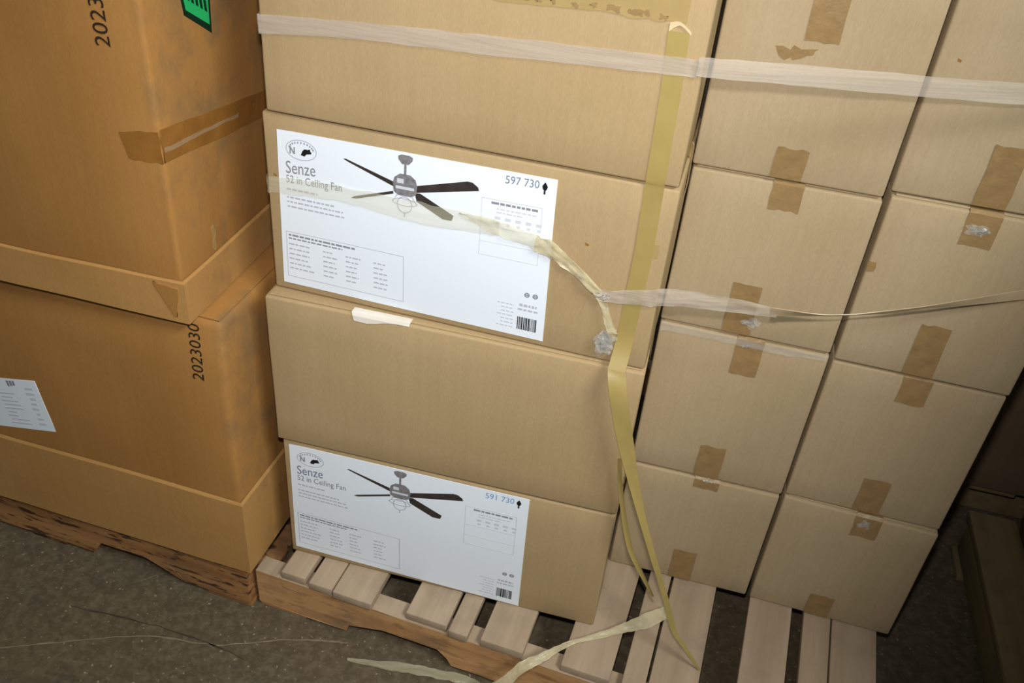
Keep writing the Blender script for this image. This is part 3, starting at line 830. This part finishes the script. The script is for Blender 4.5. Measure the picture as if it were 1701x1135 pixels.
pr = [(on_box(c2, 0.511, 0.127, 0.009), on_box(c2, 0.509, 0.111, 0.009)), (on_box(c2, 0.530, 0.129, 0.009), on_box(c2, 0.532, 0.110, 0.009)), (on_box(c2, 0.556, 0.1355, 0.007), on_box(c2, 0.558, 0.1126, 0.007)), (on_box(c2, 0.585, 0.1425, 0.007), on_box(c2, 0.587, 0.1155, 0.007))]
pr += [((0.604, -0.003, 0.7505), (0.604, -0.003, 0.722)), ((0.645, 0.010, 0.748), (0.646, 0.012, 0.7195)), ((0.713, 0.031, 0.737), (0.714, 0.034, 0.714)), ((0.765, 0.046, 0.726), (0.767, 0.052, 0.7085))]
ribbon('stretched_section', rel(pr), FILM, mid, 6, 6, 0.002, 0.0008, 7, 0.06)
pr = [((0.755, 0.043, 0.728), (0.757, 0.049, 0.7105)), ((0.824, 0.063, 0.7205), (0.826, 0.075, 0.7105)), ((0.874, 0.078, 0.724), (0.876, 0.090, 0.715)), ((0.939, 0.098, 0.736), (0.941, 0.106, 0.726)), ((1.018, 0.121, 0.7565), (1.021, 0.126, 0.744)), ((1.096, 0.146, 0.777), (1.101, 0.148, 0.761)), ((1.156, 0.160, 0.792), (1.158, 0.160, 0.774)), ((1.164, 0.25, 0.80), (1.164, 0.25, 0.78)), ((1.164, 0.50, 0.81), (1.164, 0.50, 0.79))]
ribbon('sagging_section', rel(pr), FILM_TAN, mid, 3, 6, 0.0006, 0.0012, 8)
pr = [(on_box(c2, u - w, v - 0.001, e), on_box(c2, u + w, v + 0.001, e)) for u, v, w, e in ((0.508, 0.124, 0.005, 0.010), (0.5224, 0.1036, 0.005, 0.011), (0.5344, 0.0753, 0.006, 0.012), (0.543, 0.060, 0.007, 0.012))]
ribbon('loose_end', rel(pr), FILM_ROPE, mid, 4, 6, 0.003, 0.001, 9, 0.2)
def crumple(name, centre, sx, sy, sz, mat, parent, seed, n=9):
    """Scrunched lump of film: a few folded leaves springing from a common middle."""
    rnd = random.Random(seed)
    v, f = [], []
    for k in range(n):
        a = rnd.uniform(0, 2 * math.pi)
        e = rnd.uniform(-0.7, 0.7)
        d = Vector((math.cos(a) * sx, math.sin(e) * sy, math.sin(a) * sz)) * rnd.uniform(0.6, 1.0)
        w = Vector((-math.sin(a) * sx, rnd.uniform(-0.6, 0.6) * sy, math.cos(a) * sz)) * rnd.uniform(0.25, 0.5)
        o = Vector(centre)
        i = len(v)
        for t_, ww in ((0, 0.35), (0.35, 1.0), (0.7, 0.8), (1.0, 0.25)):
            bend = Vector((0, rnd.uniform(-0.5, 0.5) * sy, 0))
            v += [o + d * t_ - w * ww + bend, o + d * t_ + Vector((0, rnd.uniform(-0.8, 0.2) * sy, 0)), o + d * t_ + w * ww - bend]
        for r_ in range(3):
            for c_ in range(2):
                b = i + r_ * 3 + c_
                f.append((b, b + 1, b + 4, b + 3))
    o = obj(name, mesh_from(name, v, f, False), mat, parent)
    sm = o.modifiers.new('thickness', 'SOLIDIFY')
    sm.thickness = 0.0006
    return o
crumple('crumpled_tip', on_box(c2, 0.530, 0.040, 0.010) - mo, 0.022, 0.006, 0.026, FILM_THIN, mid, 3, 12)
crumple('knot', on_box(c2, 0.520, 0.118, 0.010) - mo, 0.014, 0.006, 0.010, FILM, mid, 4, 8)

# yellow tape strip stuck down the right end of the labelled stack, its tail hanging free
ts = empty('tape_strip', (0.57, -0.01, 0.60))
tag(ts, 'long yellow packing tape strip running down the labelled stack and dangling to the pallet', 'tape')
to = Vector((0.57, -0.01, 0.60))
def relt(pairs): return [(Vector(a) - to, Vector(b) - to) for a, b in pairs]
stuck = []
for c, u, v_ in ((c1, 0.5456, 0.197), (c1, 0.5487, 0.125), (c1, 0.550, 0.046), (c1, 0.5505, 0.006)):
    stuck.append((on_box(c, u - 0.0125, v_, 0.0016), on_box(c, u + 0.0125, v_, 0.0016)))
for c, u, v_ in ((c2, 0.5624, 0.284), (c2, 0.5640, 0.1934), (c2, 0.5622, 0.124), (c2, 0.5604, 0.045)):
    stuck.append((on_box(c, u - 0.0125, v_, 0.0018), on_box(c, u + 0.0125, v_, 0.0018)))
stuck.append((Vector((0.548, -0.020, 0.607)), Vector((0.5745, -0.020, 0.607))))
ribbon('stuck_length', relt(stuck), TAPE_YEL, ts, 3, 6, 0.0004, 0.0005, 2)
hang = [((0.548, -0.020, 0.607), (0.5745, -0.020, 0.607)), ((0.557, -0.034, 0.575), (0.586, -0.034, 0.570)), ((0.583, -0.036, 0.487), (0.610, -0.034, 0.482)), ((0.609, -0.037, 0.418), (0.629, -0.033, 0.410)),
        ((0.654, -0.040, 0.305), (0.664, -0.030, 0.302)), ((0.708, -0.042, 0.174), (0.716, -0.030, 0.171)), ((0.735, -0.040, 0.098), (0.747, -0.032, 0.090)), ((0.764, -0.038, 0.055), (0.773, -0.032, 0.050)), ((0.803, -0.036, 0.0015), (0.808, -0.034, 0.0015))]
ribbon('hanging_tail', relt(hang), TAPE_YEL, ts, 3, 7, 0.0008, 0.0006, 3)
strand = [((0.588, -0.024, 0.443), (0.594, -0.020, 0.443)), ((0.601, -0.024, 0.368), (0.608, -0.019, 0.367)), ((0.629, -0.026, 0.264), (0.637, -0.018, 0.263)), ((0.654, -0.026, 0.212), (0.661, -0.018, 0.211)), ((0.6925, -0.024, 0.148), (0.6955, -0.020, 0.147))]
ribbon('split_strand', relt(strand), TAPE_YEL, ts, 2, 7, 0.0004, 0.0006, 4)
pr = [(on_box(c1, 0.5335, 0.196, 0.0020), on_box(c1, 0.5335, 0.207, 0.0020)), (on_box(c1, 0.5455, 0.205, 0.0022), on_box(c1, 0.5455, 0.209, 0.0022)), (on_box(c1, 0.560, 0.195, 0.0022), on_box(c1, 0.560, 0.199, 0.0022))]
ribbon('torn_end', relt(pr), TAPE_CREAM, ts, 2, 4, 0.0004, 0.0005, 8)

# torn horizontal tape along the topmost labelled-stack carton
pr = []
for u, a, b in ((0.300, 0.224, 0.203), (0.3403, 0.224, 0.2005), (0.40, 0.228, 0.2035), (0.4507, 0.232, 0.207), (0.50, 0.234, 0.206), (0.540, 0.236, 0.208), (0.553, 0.236, 0.209)):
    pr.append((on_box(c1, u, a, 0.0013), on_box(c1, u, b, 0.0013)))
tt = ribbon('tape_strip', pr, TAPE_PALE, None, 3, 6, 0.0003, 0.0004, 12, 0.10)
tag(tt, 'pale yellow torn tape strip stuck along the upper edge of the picture', 'tape')
rr = random.Random(7)
for k in range(9):
    u = 0.350 + k * 0.022 + rr.uniform(-0.006, 0.006)
    b = 0.205 + 0.0035 * k / 9 + rr.uniform(0, 0.004)
    w = rr.uniform(0.006, 0.016)
    c1.patch('tear_mark', [(u, b + 0.005), (u + w, b + 0.006), (u + w, b), (u, b + 0.001)], TAPE, 0.0022, (4, 2), rag=0.002, seed=k)

# torn white paper on the shoulder of the unlabelled carton
sv, sf = [], []
outl = [(0.1460, 0.3050), (0.171, 0.3055), (0.185, 0.304), (0.2005, 0.305), (0.222, 0.3048), (0.2412, 0.3055)]
low = [(0.1500, 0.2905), (0.171, 0.2895), (0.185, 0.2925), (0.2005, 0.297), (0.222, 0.3000), (0.2394, 0.3000)]
for (u, v_), (u2, v2) in zip(outl, low):
    p0 = on_box(c3, u, c3.H, 0.0)
    sv += [tuple(p0 + Vector((0, 0.014, 0.0011))), tuple(p0 + Vector((0, 0.0, 0.0011))), tuple(on_box(c3, (u + u2) / 2, c3.H - 0.004, 0.0018)), tuple(on_box(c3, u2, v2, 0.0016))]
for i in range(5):
    for j in range(3):
        a = i * 4 + j
        sf.append((a, a + 1, a + 5, a + 4))
sc = obj('paper_scrap', mesh_from('paper_scrap', sv, sf, False), PAPER_OLD)
sc.modifiers.new('thickness', 'SOLIDIFY').thickness = 0.0005
tag(sc, 'torn white paper scrap hanging over the edge just below the upper fan label', 'paper')

# clear film left along the seam of the column beside the labelled stack
pr = []
for u, a, b in ((0.002, 0.314, 0.298), (0.08, 0.313, 0.300), (0.16, 0.312, 0.297), (0.23, 0.312, 0.301), (0.268, 0.311, 0.303)):
    pr.append((on_box(colA[1], u, a - 0.001, 0.003), on_box(colA[1], u, b - 0.001, 0.003)))
sfm = ribbon('film_remnant', pr, FILM_THIN, None, 4, 6, 0.0015, 0.0005, 14, 0.3)
tag(sfm, 'narrow clear film remnant along the seam below the sagging strap', 'plastic film')

# glossy crinkled film bits on the tape at the seams
for k, (c, u, v_, sx, sz, lbl) in enumerate(((colA[2], 0.140, 0.030, 0.017, 0.014, 'crinkled clear film on the tape beside the upper fan label box, topmost of these'),
                                  (colB[2], 0.125, 0.262, 0.020, 0.014, 'crinkled clear film on the tape near the right picture edge'),
                                  (colA[1], 0.142, 0.300, 0.014, 0.006, 'crinkled clear film on the tape just under the sagging strap'),
                                  (colA[0], 0.145, 0.272, 0.014, 0.004, 'crinkled clear film over the tape above the lowest carton by the hanging tape'),
                                  (colB[0], 0.142, 0.262, 0.013, 0.013, 'crinkled clear film on the lowest outer carton, beside the dark aisle'))):
    p = on_box(c, u, v_, 0.003)
    o = crumple('film_bit', (0, 0, 0), sx, 0.003, sz, FILM_THIN, None, 30 + k, 7)
    o.location = p
    tag(o, lbl, 'plastic film', 'crinkled film bits on the taped seams')

# loose twisted film lying over the pallet deck and front edge
dp = [(0.735, 0.068, 0.008), (0.694, 0.028, 0.012), (0.663, 0.004, 0.012), (0.613, -0.033, 0.012), (0.569, -0.063, 0.012), (0.5285, -0.1067, 0.012), (0.502, -0.128, 0.004), (0.47, -0.150, -0.03), (0.43, -0.165, -0.08), (0.38, -0.19, -0.122)]
pairs = []
wd = [0.022, 0.026, 0.018, 0.011, 0.009, 0.016, 0.020, 0.022, 0.024, 0.026]
for i, p in enumerate(dp):
    d = Vector((-0.5, 0.75, 0.35)).normalized() * wd[i] * 0.5
    pairs.append((Vector(p) - d + Vector((0, 0, 0.004)), Vector(p) + d + Vector((0, 0, 0.004))))
fs = ribbon('film_strand', pairs, FILM_ROPE, None, 5, 6, 0.003, 0.0008, 21, 0.10)
tag(fs, 'twisted film strand lying over the pallet boards in front of the labelled stack', 'plastic film')
fp = [(0.1639, -0.1266, -0.1215), (0.215, -0.122, -0.119), (0.2734, -0.1164, -0.114), (0.33, -0.108, -0.117), (0.3762, -0.1020, -0.120), (0.42, -0.1010, -0.1215)]
pairs = line_pairs(fp, [0.006, 0.014, 0.020, 0.018, 0.018, 0.01], (-0.15, 1.0, 0.12))
ff = ribbon('film_strand', pairs, FILM_GATHER, None, 5, 6, 0.004, 0.0008, 22, 0.12)
tag(ff, 'shiny film scrap on the concrete in front of the pallet notch', 'plastic film')

# ------------------------------------------------------------------ dark aisle on the right
P3B = [(0.0, 0.10), (0.13, 0.23), (0.27, 0.37), (0.41, 0.51), (0.53, 0.62)]
p3 = empty('pallet', (1.358, 0.02, FLOOR_Z), 0.012)
tag(p3, 'aged dark pallet in the aisle right of the taped cartons', 'pallet', 'wooden pallets on the concrete floor')
top = -FLOOR_Z
for i, (a, b) in enumerate(P3B):
    obj('deck_board', rough_board('deck_board', a, b, -0.6, 0.548, top - 0.019, top, 50 + i, 0.002), OLD_WOOD, p3)
for i, a in enumerate((0.012, 0.29, 0.57)):
    obj('stringer', rough_board('stringer', a, a + 0.038, -0.6, 0.545, 0.014, top - 0.019, 60 + i, 0.002), OLD_WOOD, p3)
for i, a in enumerate((-0.6, -0.08, 0.45)):
    obj('bottom_board', rough_board('bottom_board', 0.0, 0.62, a, a + 0.095, 0.001, 0.015, 70 + i, 0.001), OLD_WOOD, p3)
def wrapdisp(p):
    q = noise.noise_vector(Vector((p.x * 7, p.y * 7, p.z * 16 + 3)))
    return Vector((q.x, q.y, 0)) * 0.012 * min(1, max(0, p.z * 12))
load = obj('wrapped_load', round_box('wrapped_load', 0, 0.46, 0, 1.07, 0, 1.45, 0.03, (10, 22, 34), wrapdisp), BLACK_FILM)  # unseen height and near end added to shade the aisle and lower right
load.location = (1.437, -0.52, 0.004)
load.rotation_euler = (0, 0, 0.0)
tag(load, 'black stretch wrapped load on the aged pallet at the right edge', 'wrapped load')
p4 = empty('pallet', (1.24, 0.665, FLOOR_Z), 0.0)
tag(p4, 'dark pallet at the back of the aisle under a dull carton', 'pallet', 'wooden pallets on the concrete floor')
for i in range(6):
    a = i * 0.13
    obj('deck_board', rough_board('deck_board', a, a + 0.10, 0, 0.9, top - 0.019, top - 0.001, 80 + i, 0.0015), OLD_WOOD, p4)
for i, a in enumerate((0.06, 0.43, 0.86)):
    obj('stringer', rough_board('stringer', 0.0, 0.75, a, a + 0.038, 0.0, top - 0.019, 90 + i, 0.0015), OLD_WOOD, p4)
Carton('carton', 'dull carton far back in the dark aisle behind the aged pallet', 1.235, 0.652, 0.0, 0.001, 0.74, 0.5, 0.42, CARD_DULL, None, seed=77)
